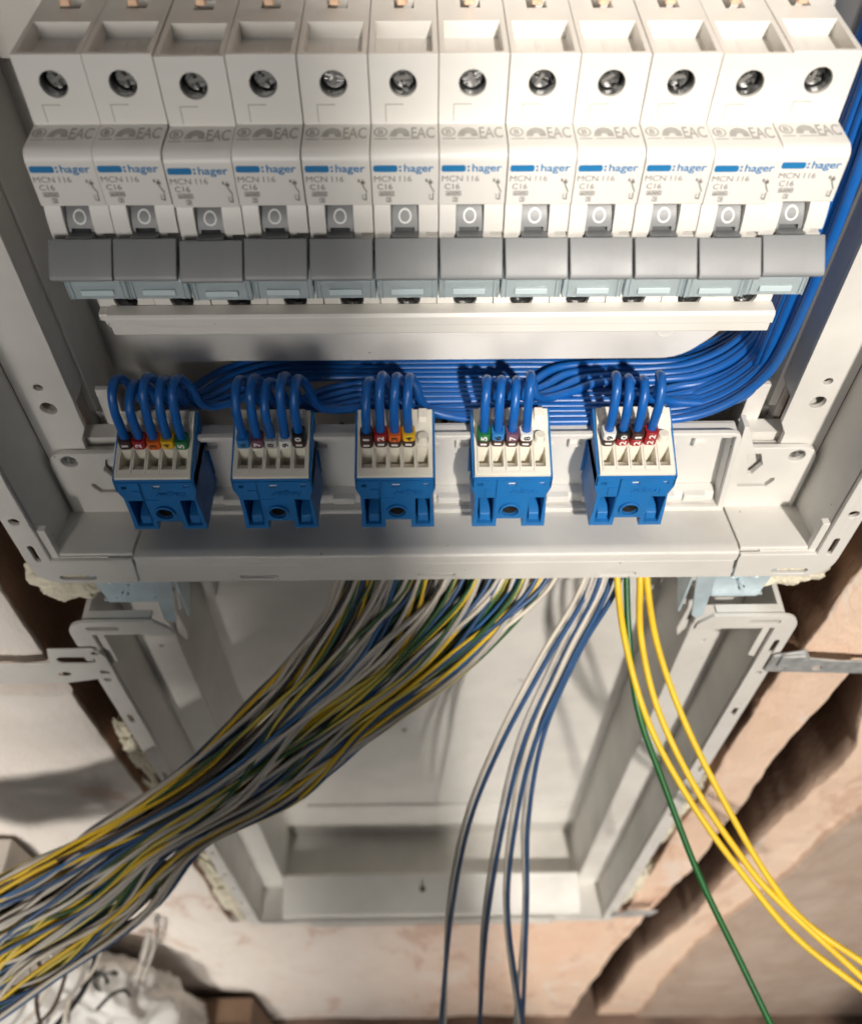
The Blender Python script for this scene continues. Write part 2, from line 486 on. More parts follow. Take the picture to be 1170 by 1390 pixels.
# ================================================================== the setting
def build_wall():
    zs = np.arange(-1420, 481, 6.0)
    def jag(base, amp, f, seed, z):
        return base+amp*2*fbm(np.array([z/(f*2.6)+seed*11.7]), np.array([seed*5.3]), 4)[0]
    rows = []; cols = []
    def pl(z, tab):
        return float(np.interp(-z, [-t[1] for t in tab], [t[0] for t in tab]))
    GL = [(214, -100), (214, -446), (211, -500), (208, -540), (213, -600), (212, -749), (199, -870), (195, -1095), (194, -1420)]
    GR = [(236, -100), (238, -446), (248, -502), (247, -552), (244, -640), (243, -765), (240, -925), (225, -1086), (231, -1303), (231, -1420)]
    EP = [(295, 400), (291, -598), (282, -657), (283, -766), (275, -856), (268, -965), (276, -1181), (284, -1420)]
    for z in zs:
        deep = 320.0 if z > -884 else 215.0
        inop = z > -884
        eL = jag(-187, 3.0, 30, 1, z); eR = jag(178 if z < -395 else 182, 3.5, 30, 2, z)
        if not inop: eL, eR = -186, 178
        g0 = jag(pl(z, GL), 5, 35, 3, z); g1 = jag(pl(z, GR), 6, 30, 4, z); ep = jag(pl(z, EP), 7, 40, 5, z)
        P = []   # x, y, red(terracotta), green(grey patch painted in for shade), blue(pale)
        for x in np.linspace(-800, eL-1.5, 66): P.append((x, 215, 0, 0, 1))
        if inop:
            side = [(eL-0.4, 215.6), (eL, 217), (eL+0.8, 226), (eL+1.5, 245), (eL+2.5, 280), (eL+4, deep)]
        else:
            side = [(eL+k, 215) for k in (0, 1, 2, 3, 4, 5)]
        for x, y in side: P.append((x, y, 1 if inop and y > 216 else 0, 0, 0.9))
        for x in np.linspace(eL+8, eR-8, 46): P.append((x, deep, 1 if inop else 0, 0, np.clip((120-x)/220, 0, 1)*0.9))
        if inop:
            side = [(eR-4, deep), (eR-2.5, 280), (eR-1.5, 245), (eR-0.8, 226), (eR, 217), (eR+0.4, 215.6)]
        else:
            side = [(eR-5+k, 215) for k in (0, 1, 2, 3, 4, 5)]
        for x, y in side: P.append((x, y, 1 if inop and y > 216 else 0, 0, 0.1))
        for x in np.linspace(eR+1.5, g0-2, 10): P.append((x, 215, 0, 0, 0.0))
        w = g1-g0
        dep = 105+26*fbm(np.array([z/60]), np.array([9.1]))[0]
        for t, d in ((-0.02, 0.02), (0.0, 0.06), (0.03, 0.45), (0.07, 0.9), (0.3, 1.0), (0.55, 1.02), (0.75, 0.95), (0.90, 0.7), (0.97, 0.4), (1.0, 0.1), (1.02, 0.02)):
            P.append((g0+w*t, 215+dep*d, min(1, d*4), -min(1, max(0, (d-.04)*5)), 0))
        for x in np.linspace(g1+2, ep-1.5, 12): P.append((x, 215, 0, 0, 0))
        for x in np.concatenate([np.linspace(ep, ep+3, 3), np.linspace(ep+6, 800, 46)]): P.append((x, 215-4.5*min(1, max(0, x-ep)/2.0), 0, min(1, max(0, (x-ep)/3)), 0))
        rows.append(P)
    A = np.array(rows)               # rows, cols, 5
    Z = np.repeat(zs[:, None], A.shape[1], 1)
    X, Y = A[:, :, 0], A[:, :, 1]
    rel = 6.0*fbm(X/70, Z/110, 5)+3.6*fbm(X/15+40, Z/26, 4)
    inside = (A[:, :, 2] > 0.5)
    Y = Y+np.where(inside, 1.6*fbm(X/9, Z/9+Y/13, 4)*3, rel)
    # the slot cut for the fixing strap on the left, and a shallow run below the boxes
    cutl = np.clip((Z+424)/4, 0, 1)*np.clip((-391-Z)/4, 0, 1)*(X < -184.5)*(A[:, :, 2] < 0.5)
    Y = Y+13*cutl
    R = np.maximum(A[:, :, 2], 0.55*cutl)
    nr, nc = X.shape
    v = np.stack([X*S, Y*S, (Z+H)*S], -1).reshape(-1, 3)
    idx = np.arange(nr*nc).reshape(nr, nc)
    f = np.stack([idx[:-1, :-1], idx[:-1, 1:], idx[1:, 1:], idx[1:, :-1]], -1).reshape(-1, 4)
    me = bpy.data.meshes.new('wall'); me.from_pydata(v.tolist(), [], f.tolist())
    ca = me.color_attributes.new('zone', 'FLOAT_COLOR', 'POINT')
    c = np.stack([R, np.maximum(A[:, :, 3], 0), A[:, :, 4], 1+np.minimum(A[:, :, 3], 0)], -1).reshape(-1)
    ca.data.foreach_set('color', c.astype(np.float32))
    me.polygons.foreach_set('use_smooth', [True]*len(f))
    me.set_sharp_from_angle(angle=math.radians(42))
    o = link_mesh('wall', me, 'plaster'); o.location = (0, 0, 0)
    tag(o, kind='structure')
build_wall()
mb = MB().box(-800, 800, -900, 345, -1432, -1420)
tag(mb.build('floor', 'floor', None, (0, 0, -1420)), kind='structure')

# ================================================================== upper enclosure
ENC = 'enclosure'
up = empty('distribution_box', (0, 290, -312), 'upper pale grey plastic distribution box holding the breakers and terminal blocks', 'electrical box')
TOP = 70
for sgn in (-1, 1):
    M = (lambda p: p) if sgn > 0 else mirror
    def bx(x0, x1, *a):
        return (x0, x1, *a) if sgn > 0 else (-x1, -x0, *a)
    # front rim with its rounded lower corner, slots and dowel holes
    rim = round_poly([(155, TOP), (165, TOP), (165, -312), (125.0 if sgn > 0 else 123.4, -312), (123.8 if sgn > 0 else 122.3, -299.2), (124.0 if sgn > 0 else 122.3, -296.0), (155, -296.0)], {2: 13}, 8)
    holes = [pill(159.8, -291, 11, 2.2, math.pi/2), pill(147.5, -308.0, 15, 3.4), circ(160.2, -270, 2.0), pill(160, -205, 9, 2, math.pi/2), circ(160, -160, 1.8)]
    MB().plate(M(rim), [M(h) for h in holes], 'y', 208.4, 210.4).build('front_rim', ENC, up, bevel=0.45)
    # stepped inner ledge that the door frame sits on
    led = round_poly([(151.5, -262), (154.9, -262), (154.9, -297.5), (128, -297.5), (128, -294.5), (150.2, -294.5)], {})
    MB().prism(M([(151.8, -278), (154.9, -278), (154.9, -297.5), (132, -297.5), (132, -295.6), (151.8, -295.6)]), 'y', 210.2, 213.2).build('rim_ledge', ENC, up, bevel=0.3)
    # side wall from the rim back to the mounting face
    MB().box(*bx(154.9, 157.2, 211, 240, -302, TOP)).build('side_wall', ENC, up, bevel=0.3)
    # mounting face with screw holes
    face = [(135, TOP), (154.8, TOP), (154.8, -301), (138, -301), (138, -258), (135, -252)]
    hs = [circ(145.5, -230.2, 1.7), circ(145.3, -241, 3.1), circ(146, -150, 1.8), circ(146, -120, 3.0), circ(146, -60, 1.8)]
    MB().plate(M(face), [M(h) for h in hs], 'y', 240, 242.4).build('mounting_face', ENC, up, bevel=0.3)
    for h in ((145.3, -241, 3.1), (145.5, -230.2, 1.7)):
        MB().cyl((sgn*h[0], h[1]), 'y', h[2]+0.8, 246, 247.5).build('boss', ENC, up)
    # stepped inner walls of the cavity
    MB().box(*bx(135.6, 141, 242.5, 254, -241, TOP)).build('inner_wall', ENC, up, bevel=0.4)
    MB().box(*bx(134.6, 138, 254.1, 268, -256.5, TOP)).build('inner_wall', ENC, up, bevel=0.4)
    MB().box(*bx(138.2, 141, 254, 290, -304, TOP)).build('inner_wall', ENC, up)
    MB().box(*bx(141.1, 154.8, 242.5, 247.4, -304, -245)).build('inner_wall', ENC, up)
    MB().box(*bx(100, 138.1, 247.5, 289.8, -304.5, -302)).build('cavity_floor', ENC, up)
    MB().box(*bx(123.5, 141.2, 244.8, 252, -304, -262)).build('inner_wall', ENC, up)
    MB().box(*bx(124, 131.4, 252, 254.5, -300, -243)).build('guide_rib', ENC, up, bevel=0.3)
    MB().box(*bx(131.6, 138.1, 259, 261.5, -300, -262)).build('guide_rib', ENC, up, bevel=0.3)
    MB().box(*bx(141.2, 154.8, 247.6, 250, -300, TOP)).build('rear_ledge', ENC, up)
    # corner of the bottom shelf
    prof = [(247, -302.0), (212.6, -294.6), (211.1, -294.8), (211.1, -299), (247, -304.6)]
    MB().prism(prof, 'x', *sorted(((124.1 if sgn > 0 else -122.4), sgn*157))).build('corner_shelf', ENC, up, bevel=0.5)
# bottom rail: sloping shelf and front lip with pill slots
prof = round_poly([(246, -301.6), (212.4, -294.2), (208.6, -294.6), (208.6, -300), (211.2, -300), (212.2, -297.2), (246, -304.4)], {1: 1.6, 2: 1.2})
x0, x1 = -121.4, 123.2
shelf = MB().prism(prof, 'x', x0, x1).build('bottom_rail', ENC, up, bevel=0.25)
lip = [(x0, -300.01), (x1-.6, -300.01), (x1+0.8, -312), (x0-1.0, -312)]
MB().plate(lip, [pill(-73, -308.6, 15.5, 3.2), pill(0.5, -308.8, 15.5, 2.8), pill(76, -309, 15.5, 2.4)], 'y', 208.6, 210.2).build('lip', ENC, shelf, bevel=0.3)
for x in (-73, 0.5, 76):
    MB().box(x-8.4, x+8.4, 210.4, 211.0, -311.4, -306.4).build('slot_light', 'print_white', shelf)  # added white plate, stands in for light seen through the slot
# back of the box and the carrier plate behind the breakers
MB().box(-139, 139, 290, 293, -318, TOP).build('back_panel', ENC, up)
pan = round_poly([(-112, TOP), (-112, -243), (-99, -243), (-99, -243.2), (98, -243.2), (112, -229), (112, TOP)], {4: 8, 5: 6})
MB().plate(pan, [circ(-71, -226.5, 1.5), circ(72, -227, 1.5)], 'y', 268, 271).build('carrier_plate', ENC, up, bevel=0.6)
MB().plate(circ(90, -228, 4.2, 28), [circ(90, -228, 3.8, 28)], 'y', 267.7, 268.2).build('moulding_ring', ENC, up)
for x in (-71, 72):
    MB().cyl((x, -226.5), 'y', 1.4, 269, 272, 16).build('plug', 'print_grey', up)
MB().box(-109, 109, 264.4, 267.9, -163, -128).build('din_rail', 'galvanised', up, bevel=0.3)
# brackets that carry the rail at both sides
for sgn in (-1, 1):
    a, b = sorted((sgn*118, sgn*131))
    MB().plate([(a, -92), (b, -92), (b, TOP), (a, TOP)], [circ(sgn*125, -62, 2.2), circ(sgn*125, -84, 1.6)], 'y', 272, 275).build('rail_bracket', ENC, up, bevel=0.5)
    MB().box(*sorted((sgn*112, sgn*131)), 275.2, 289.9, -128, -97).build('rail_bracket', ENC, up, bevel=0.8)

# ================================================================== terminal carrier
car = empty('terminal_carrier', (0, 240, -300), 'pale plastic carrier bar screwed across the box beneath the blue wires', 'carrier')
XL, XR = -118.5, 118.5
rimc = [(XL, -251.4), (XR, -251.4), (XR+4.5, -299.6), (XL-4.5, -299.6)]
inn = [(XL+2.2, -253.4), (XL-1.6, -297), (XR+1.6, -297), (XR-2.2, -253.4)]
MB().plate(round_poly(rimc, {0: 4, 1: 4}), [inn], 'y', 234, 236.4).build('rim', ENC, car, bevel=0.4)
MB().plate([(XL+.4, -254.6), (XR-.4, -254.6), (XR+4.0, -299.2), (XL-4.0, -299.2)], [[(XL+2.3, -256.4), (XL-1.5, -297.0), (XR+1.5, -297.0), (XR-2.3, -256.4)]], 'y', 236.5, 243).build('rim_wall', ENC, car)
MB().prism([(XL, -255.4), (XR, -255.4), (XR+4.2, -299.4), (XL-4.2, -299.4)], 'y', 243.2, 244.6).build('tray', ENC, car)
MB().prism([(243.1, -291.5), (239, -292.5), (238, -294.4), (238, -296.9), (243.1, -296.9)], 'x', XL, XR).build('lower_step', ENC, car, bevel=0.3)
for x in (-84, -69, -38, -23, 6, 22, 52, 67, 97, 110):
    MB().box(x-4.6, x+4.6, 236.4, 239.4, -295.9, -292.2).build('clip_tab', ENC, car, bevel=0.35)
for x in (-92, -48, -3, 9, 43, 54, 92, 104):
    MB().box(x-.35, x+.35, 240.6, 243.4, -266, -256.5).build('rib', ENC, car)
    MB().box(x-.35, x+5, 241.4, 243.4, -266.5, -265.8).build('rib', ENC, car)
for sgn in (-1, 1):
    M = (lambda p: p) if sgn > 0 else mirror
    ear = round_poly([(119.4, -263), (153.2, -263), (153.6, -300.6), (123.6, -300.6)], {1: 7})
    hs = [[(124.5, -266.5), (130.5, -266.5), (133, -273), (130, -279), (128.5, -279), (127, -272)], circ(145.3, -267.8, 3.3, 24), [(126, -285), (137, -285), (139, -281.5), (140.5, -281.5), (140.5, -283.4), (138.2, -287), (126, -287)]]
    MB().plate(M(ear), [M(h) for h in hs], 'y', 236.8, 239.3).build('ear', ENC, car, bevel=0.35)
    MB().prism(M([(119.2, -250.2), (121, -250.2), (126.5, -262.9), (120.2, -262.9)]), 'y', 236, 243).build('gusset', ENC, car, bevel=0.3)
    MB().box(*sorted((sgn*121, sgn*142)), 241.2, 243.6, -298, -266).build('ear_back', ENC, car)
    # pan head screw: cross recess cut into a domed head
    hd = MB().cyl((sgn*145.3, -267.8), 'y', 3.0, 240.2, 238.3, 24, 2.3)
    ct = MB().box(sgn*145.3-2, sgn*145.3+2, 236, 239.4, -268.2, -267.4)
    sc = hd.build('screw', 'screw_steel', car, cut=ct, bevel=0.15)
    MB().box(sgn*145.3-.4, sgn*145.3+.4, 238.1, 239.2, -270, -265.6).build('cross_slot', 'print_grey', sc)

# ================================================================== circuit breakers
Zs = dict(top=-103, neck=-120.6, nose=-136)
def make_breaker():
    b = empty('circuit_breaker', (0, 266, -187))
    arc = [(213.4-3.1*math.sin(t), -124.0+3.1*math.cos(t)) for t in np.linspace(0, math.pi/2, 7)]
    prof = [(266, -103), (223.5, -103), (223.5, -120.86)]+[(y, z) for y, z in arc]+[(210.3, -136.2), (222, -136.2), (222, -152.6), (211.6, -152.6),
            (211.6, -165.7), (223.5, -165.7), (223.5, -187), (266, -187)]
    body = MB().prism(prof, 'x', -8.66, 8.66)
    cut = MB()
    cut.cyl((-0.2, -110.4), 'y', 3.45, 220, 240, 28)
    cut.box(-7.2, 7.2, 225.0, 241.5, -107.2, -100)
    cut.box(-2.6, 2.6, 249.4, 254.5, -112, -100)
    cut.cyl((0, -177.6), 'y', 3.6, 220, 238, 28)
    body.build('body', 'breaker', b, cut=cut, bevel=0.22)
    ck = [(222, -136.3), (211.5, -136.3), (210.7, -138.4), (210.1, -141), (209.8, -143.4), (209.9, -145.6), (210.5, -148.6), (211.6, -152.5), (222, -152.5)]
    MB().prism(ck, 'x', -8.62, -4.0).build('cheek', 'breaker', b, bevel=0.3)
    MB().prism(ck, 'x', 3.4, 8.62).build('cheek', 'breaker', b, cut=MB().box(5.4, 9.9, 205, 212.4, -145.7, -144.3), bevel=0.2)
    # steel clamp lining of the upper well
    MB().plate(circ(-0.2, -110.4, 3.44, 28), [circ(-0.2, -110.4, 3.3, 28)], 'y', 224.6, 239).build('clamp_sleeve', 'clamp_steel', b)
    MB().plate(circ(0, -177.6, 3.59, 28), [circ(0, -177.6, 3.4, 28)], 'y', 224.6, 238).build('clamp_sleeve', 'clamp_steel', b)
    # clamp screws deep in the wells
    for z in (-110.6, -177.6):
        h = MB().cyl((-0.2, z), 'y', 3.05, 236, 227.4, 24, 2.75)
        sc = h.build('terminal_screw', 'screw_steel', b, cut=MB().box(-3.2, 2.8, 224, 228.9, z-.5, z+.5), bevel=0.2)
        MB().box(-0.65, 0.25, 227.2, 228.6, z-2.1, z+2.1).build('cross_slot', 'print_grey', sc)
    # toggle: drum, neck and wide handle
    drum = MB().cyl((222.4, -146.6), 'x', 11.9, -3.85, 3.25, 48)
    t = drum.build('toggle', 'toggle_grey', b, smooth=True, cut=MB().box(-3.1, 2.2, 200, 213, -144.7, -143.4))
    ring = MB(); R = lambda x, z: (x, 222.4-math.sqrt(11.9**2-(z+146.6)**2)-.05, z)
    n = 28
    vv = [R(-.3+r*math.cos(2*math.pi*i/n), -140.7+r*math.sin(2*math.pi*i/n)) for r in (1.78, 1.32) for i in range(n)]
    ring.add(vv, [(i, (i+1) % n, n+(i+1) % n, n+i) for i in range(n)]).build('off_mark', 'print_white', t)
    pl_ = MB().prism([(206.5, -143.6), (199.0, -150.0), (198.5, -151.3), (199.6, -152.4), (203.2, -151.8), (209.4, -146.4)], 'x', -8.5, 8.5)
    pl_.build('handle', 'toggle_grey', t, bevel=0.4)
    MB().prism([(212.3, -145.0), (206.7, -143.5), (209.2, -146.2), (214, -147.4)], 'x', -3.9, 3.3).build('neck', 'toggle_grey', t, bevel=0.15)
    # clear label cover
    c = MB().box(-8.55, 8.55, 206.4, 207.5, -163.6, -150.6)
    c.box(-8.55, 8.55, 207.51, 211.4, -163.6, -162.4)
    c.box(-8.55, -7.7, 207.51, 211.4, -162.39, -151); c.box(7.7, 8.55, 207.51, 211.4, -162.39, -151)
    for xa, xb in ((-8.4, -8.0), (-7.2, -6.9), (6.9, 7.2), (8.0, 8.4)): c.box(xa, xb, 205.9, 206.39, -163.5, -151)
    cv = c.build('label_cover', 'clear', b, bevel=0.15)
    MB().box(-4.6, 4.6, 205.7, 206.35, -162.0, -160.2).build('cover_tab', 'tab', cv, bevel=0.15)
    MB().box(-7.2, 7.2, 210.5, 211.4, -161.6, -153.5).build('label_strip', 'print_white', b)
    # print
    F = lambda x0, z0: (lambda u, v: (x0+u, 210.22, z0+v))
    bar = MB().prism(rrect(-8.1, -1.9, -126.55, -124.75, 0.55), 'y', 210.16, 210.26); bar.build('logo_bar', 'print_blue', b)
    tx = MB(); add_text(tx, 'hager', 7.6, 2.8, F(3.55, -125.85), 0.016)
    for z in (-125.2, -126.2): tx.prism(circ(-1.2, z, 0.34, 10), 'y', 210.2, 210.24)
    tx.build('brand_lettering', 'print_blue', b)
    tx = MB(); add_text(tx, 'MCN', 5.4, 1.6, F(-5.3, -128.5), 0.0); add_text(tx, '116', 3.1, 1.6, F(0.1, -128.5), 0.0)
    add_text(tx, 'C16', 3.9, 1.6, F(-5.3, -130.75), 0.006)
    add_text(tx, '6000', 3.4, 0.95, F(-4.9, -132.75), 0.03)
    add_text(tx, '3', 0.8, 0.95, F(-4.4, -134.55), 0.02)
    tx.plate(rrect(-6.9, -2.9, -133.45, -132.05, .1, 1), [rrect(-6.75, -3.05, -133.3, -132.2, .05, 1)], 'y', 210.2, 210.24)
    tx.plate(rrect(-5.1, -3.7, -135.25, -133.85, .1, 1), [rrect(-4.96, -3.84, -135.11, -133.99, .05, 1)], 'y', 210.2, 210.24)
    # switch symbol at the right
    for (xa, za), (xb, zb) in (((6.5, -128.6), (6.5, -130.4)), ((6.5, -130.4), (7.5, -132.4)), ((7.2, -132.6), (7.2, -134.6)), ((5.9, -129.2), (7.1, -129.9)), ((5.9, -129.9), (7.1, -129.2)), ((6.2, -134.2), (7.2, -134.6))):
        d = Vector((xb-xa, 0, zb-za)).normalized(); q = Vector((-d.z, 0, d.x))*.16
        tx.add([(xa+q.x, 210.2, za+q.z), (xa-q.x, 210.2, za-q.z), (xb-q.x, 210.2, zb-q.z), (xb+q.x, 210.2, zb+q.z)], [(0, 1, 2, 3)])
    add_text(tx, '1', .5, .9, F(5.5, -129.0)); add_text(tx, '2', .7, .9, F(6.3, -133.4))
    tx.build('type_lettering', 'print_grey', b)
    T = lambda x0, y0: (lambda u, v: (x0+u, y0+v, -120.80))
    tx = MB(); add_text(tx, 'EAC', 6.0, 5.4, T(4.7, 219.0), 0.012)
    tx.build('approval_lettering', 'print_light', b)
    tx = MB()
    tx.plate(circ(-6.2, 219.4, 1.8, 18, 2.3), [circ(-6.2, 219.4, 1.4, 18, 1.85)], 'z', -120.86, -120.80)
    add_text(tx, 'B', 1.3, 2.4, T(-6.2, 219.4), 0.02)
    tx.prism([(-3.9, 217.2), (-2.2, 217.2), (-1.7, 218.6), (-.6, 218.6), (-.2, 217.2), (1.3, 217.2), (1.1, 219.6), (.3, 220.9), (-1.2, 221.6), (-2.7, 220.8), (-3.5, 219.4)], 'z', -120.86, -120.80)
    tx.box(-7.8, -4.4, 215.9, 216.3, -120.88, -120.83); tx.box(-3.6, 3.8, 215.9, 216.3, -120.88, -120.83)
    tx.build('approval_marks', 'print_light', b)
    lm = MB().box(-4.9, -0.2, 223.42, 223.5, -115.75, -115.5); lm.box(-4.9, -4.68, 223.42, 223.5, -120.2, -115.76)
    lm.build('corner_line', 'print_light', b)
    return b
PITCH = 17.5
proto = make_breaker()
ORD = ['first', 'second', 'third', 'fourth', 'fifth', 'sixth', 'seventh', 'eighth', 'ninth', 'tenth', 'eleventh', 'twelfth']
breakers = []
for i in range(12):
    o = proto if i == 0 else copy_tree(proto)
    x = (i-5.5)*PITCH
    jz = random.uniform(-.18, .18)
    o.location = W((x+random.uniform(-.04, .04), 266+random.uniform(-.15, .15), -187+jz))
    lb = {0: 'leftmost white circuit breaker with grey switch, at the shaded end of the row', 11: 'rightmost white circuit breaker with grey switch, beside the rising blue wires'}.get(
        i, 'white circuit breaker with grey switch, %s from the left in the row' % ORD[i])
    tag(o, lb, 'circuit breaker', 'circuit breakers in one row')
    breakers.append(o)
    o.rotation_euler = (random.uniform(-.004, .004), 0, random.uniform(-.003, .003))
    for ch in o.children:                      # every clamp screw stopped at its own angle
        if ch.name.startswith('terminal_screw'):
            zc = (-110.6 if ch.data.vertices[0].co.z > 0.05 else -177.6)+187
            c = Vector((-.2*S, 0, zc*S)); R_ = Matrix.Rotation(random.uniform(0, 3.1), 3, 'Y')
            ch.rotation_euler = R_.to_euler(); ch.location = c-R_ @ c

# copper comb feeding the breakers from above
cb = empty('copper_busbar', (0, 252, -60), 'copper comb busbar whose pins enter the breakers from above', 'busbar')
for i in range(12):
    x = (i-5.5)*PITCH-.3+random.uniform(-.3, .3)
    MB().box(x-1.4, x+1.4, 248.3, 250.5, -102.2, -72).build('pin', 'copper', cb, bevel=0.5)
MB().box(-103, 103, 249.6, 250.8, -72.2, -60).build('bar', 'copper', cb, bevel=0.2)
# white strip along the feet of the breakers
rb = empty('busbar_cover', (0, 221, -187), 'long white plastic strip along the lower edge of the breaker row', 'busbar cover')
MB().prism(round_poly([(223.3, -179.2), (218.6, -179.2), (217.8, -180.2), (217.8, -183.4), (219.2, -183.9), (219.2, -187.6), (220, -188.2), (223.3, -188.2)], {}), 'x', -101.6, 105).build('cover_strip', 'breaker', rb, bevel=0.25)
MB().box(-104.6, -101.8, 219.5, 223.2, -182.2, -179.6).build('end_clip', 'breaker', rb, bevel=0.3)

# ================================================================== terminal blocks
BX = [-105.9, -61.7, -15.2, 29.0, 76.0]
POLES = [-10.6, -5.3, 0.0, 5.3, 10.6]
BL = -286.6
slope = lambda y: -256.4+(y-217.4)*(10.0/27.0)
def make_block():
    b = empty('terminal_block', (0, 240, BL))
    fr = [(-15.2, -256.2), (15.2, -256.2), (15.2, -262.5), (13.7, -267), (14.4, -276), (14.9, BL), (5.7, BL), (5.7, -281.6), (-4.6, -281.6), (-4.6, BL), (-14.2, BL), (-13.7, -276), (-13.7, -267), (-15.2, -262.5)]
    main = MB().prism(fr, 'y', 217.2, 243)
    cut = MB()
    cut.box(-12.3, -6.2, 214, 231, -284.6, -268.4)
    cut.box(7.4, 13.2, 214, 231, -284.6, -268.4)
    cut.cyl((0.3, -275.6), 'y', 3.2, 214, 230, 28)
    cut.box(-1.3, 1.7, 214, 221, -261.5, -259.6)
    cut.box(10.6, 12.6, 214, 221, -261.0, -259.5)
    cut.box(-13, -11, 214, 221, -261.4, -259.8)
    cut.box(-6.1, -5.7, 216.5, 217.8, -281.5, -257.5)
    cut.box(-14.25, 14.25, 219.1, 242.6, -263, -250)
    hs = main.build('housing', 'block_blue', b, cut=cut, bevel=0.3)
    # bright inlays behind the three little windows
    MB().box(-1.2, 1.6, 218.2, 220, -261.4, -259.7).build('window_inlay', 'print_white', hs)
    MB().box(10.7, 12.5, 218.2, 220, -260.9, -259.6).build('window_inlay', 'print_white', hs)
    # spring feet inside the pockets
    for x0, x1 in ((-11.2, -7.0), (8.3, 12.4)):
        MB().prism([(231, -279), (222, -279.6), (219.2, -281), (218.6, -284.5), (231, -284.5)], 'x', x0, x1).build('spring_foot', 'block_blue', b, bevel=0.35)
    # collar and screw
    MB().plate(circ(0.3, -275.6, 4.1, 28), [circ(0.3, -275.6, 3.25, 28)], 'y', 215.9, 217.15).build('collar', 'block_blue', b, bevel=0.2)
    MB().plate(circ(0.3, -275.6, 3.19, 28), [circ(0.3, -275.6, 2.95, 28)], 'y', 217.6, 229).build('shade_sleeve', 'clamp_steel', b)  # dark sleeve added so the screw hole looks shaded inside
    hd = MB().cyl((0.3, -275.6), 'y', 2.6, 231, 226.5, 20, 2.3)
    hd.build('screw', 'screw_steel', b, cut=MB().box(-2.3, 2.9, 224, 227.5, -276.0, -275.2), bevel=0.2)
    # raised panel lines and lettering
    ln = MB().box(-5.6, 14.6, 216.7, 217.18, -257.9, -257.4); ln.box(-14.6, -6.3, 216.7, 217.18, -257.9, -257.4); ln.box(-9.8, -6.4, 216.8, 217.18, -267.4, -262.6)
    ln.box(-5.5, -5.2, 216.9, 217.15, -268, -257.6); ln.box(-5.2, -.4, 216.9, 217.15, -268.2, -267.9)
    ln.build('panel_line', 'block_blue', b)
    tx = MB(); add_text_relief(tx, 'hager', 11.5, 3.6, 0.5, lambda u, v, d: (4.8-u, 217.25-d, -264.6-v), 0.02)
    tx.build('embossed_lettering', 'block_blue', b)
    # blue cheeks that embrace the white insert
    for sx in (-1, 1):
        MB().prism([(217.2, -256.15), (243.4, -246.4), (243.4, -262), (217.2, -262)], 'x', *sorted((sx*14.3, sx*15.2))).build('cheek', 'block_blue', b, bevel=0.25)
    MB().box(-15.2, 15.2, 243.1, 244.4, -283, -248.0).build('rear_wall', 'block_blue', b, bevel=0.4)
    # ivory insert: five sloped bays, each with a release slot and a wire funnel
    ins = MB().prism([(242.5, -262.8), (219.2, -262.8), (219.2, -256.1), (217.3, -256.1), (217.3, -254.9), (219.2, -254.0), (226.5, -251.6), (234.5, -249.4), (236.2, -247.6), (242.5, -245.4)], 'x', -14.2, 14.2)
    cut = MB()
    for px in POLES:
        cut.prism([(220.3, -250), (220.3, -254.2), (224.4, -256.4), (225.2, -260.5), (228.0, -260.5), (228.0, -250)], 'x', px-1.95, px+1.95)
        cut.cyl((px, 231.2), 'z', 2.25, -262, -246, 20)
        cut.box(px-2.62, px-2.5, 216, 235, -254.4, -240)
    o = ins.build('terminal_insert', 'ivory', b, cut=cut, bevel=0.18)
    for px in POLES:
        MB().prism([(237.2, -247.2), (241.8, -245.7), (241.8, -243.9), (238.2, -245.2)], 'x', px-1.7, px+1.7).build('release_tab', 'ivory', o, bevel=0.3)
    return b
blk = make_block()
BLAB = ['with markers 1 to 5, in the shade at the left end', 'with markers 6 to 10, second from the left', 'with markers 11 to 14, in the middle of the five',
        'with markers 15 to 18, fourth from the left', 'with markers 19 to 22, at the right end']
blocks = []
for i, x in enumerate(BX):
    o = blk if i == 0 else copy_tree(blk)
    o.location = W((x, 240, BL))
    tag(o, 'blue terminal block '+BLAB[i], 'terminal block', 'blue terminal blocks on the carrier')
    blocks.append(o)
# blanking plugs in the free poles
for bi in (2, 3, 4):
    x = BX[bi]+POLES[4]
    o = MB().cyl((x, 231.0), 'z', 2.15, -254, -247.4, 20, 2.0).build('blanking_plug', 'ivory', None, (x, 231, -254), bevel=0.35)
    tag(o, 'round ivory plug in the free pole of the '+('third', 'fourth', 'fifth')[bi-2]+' terminal block', 'plug', 'blanking plugs')

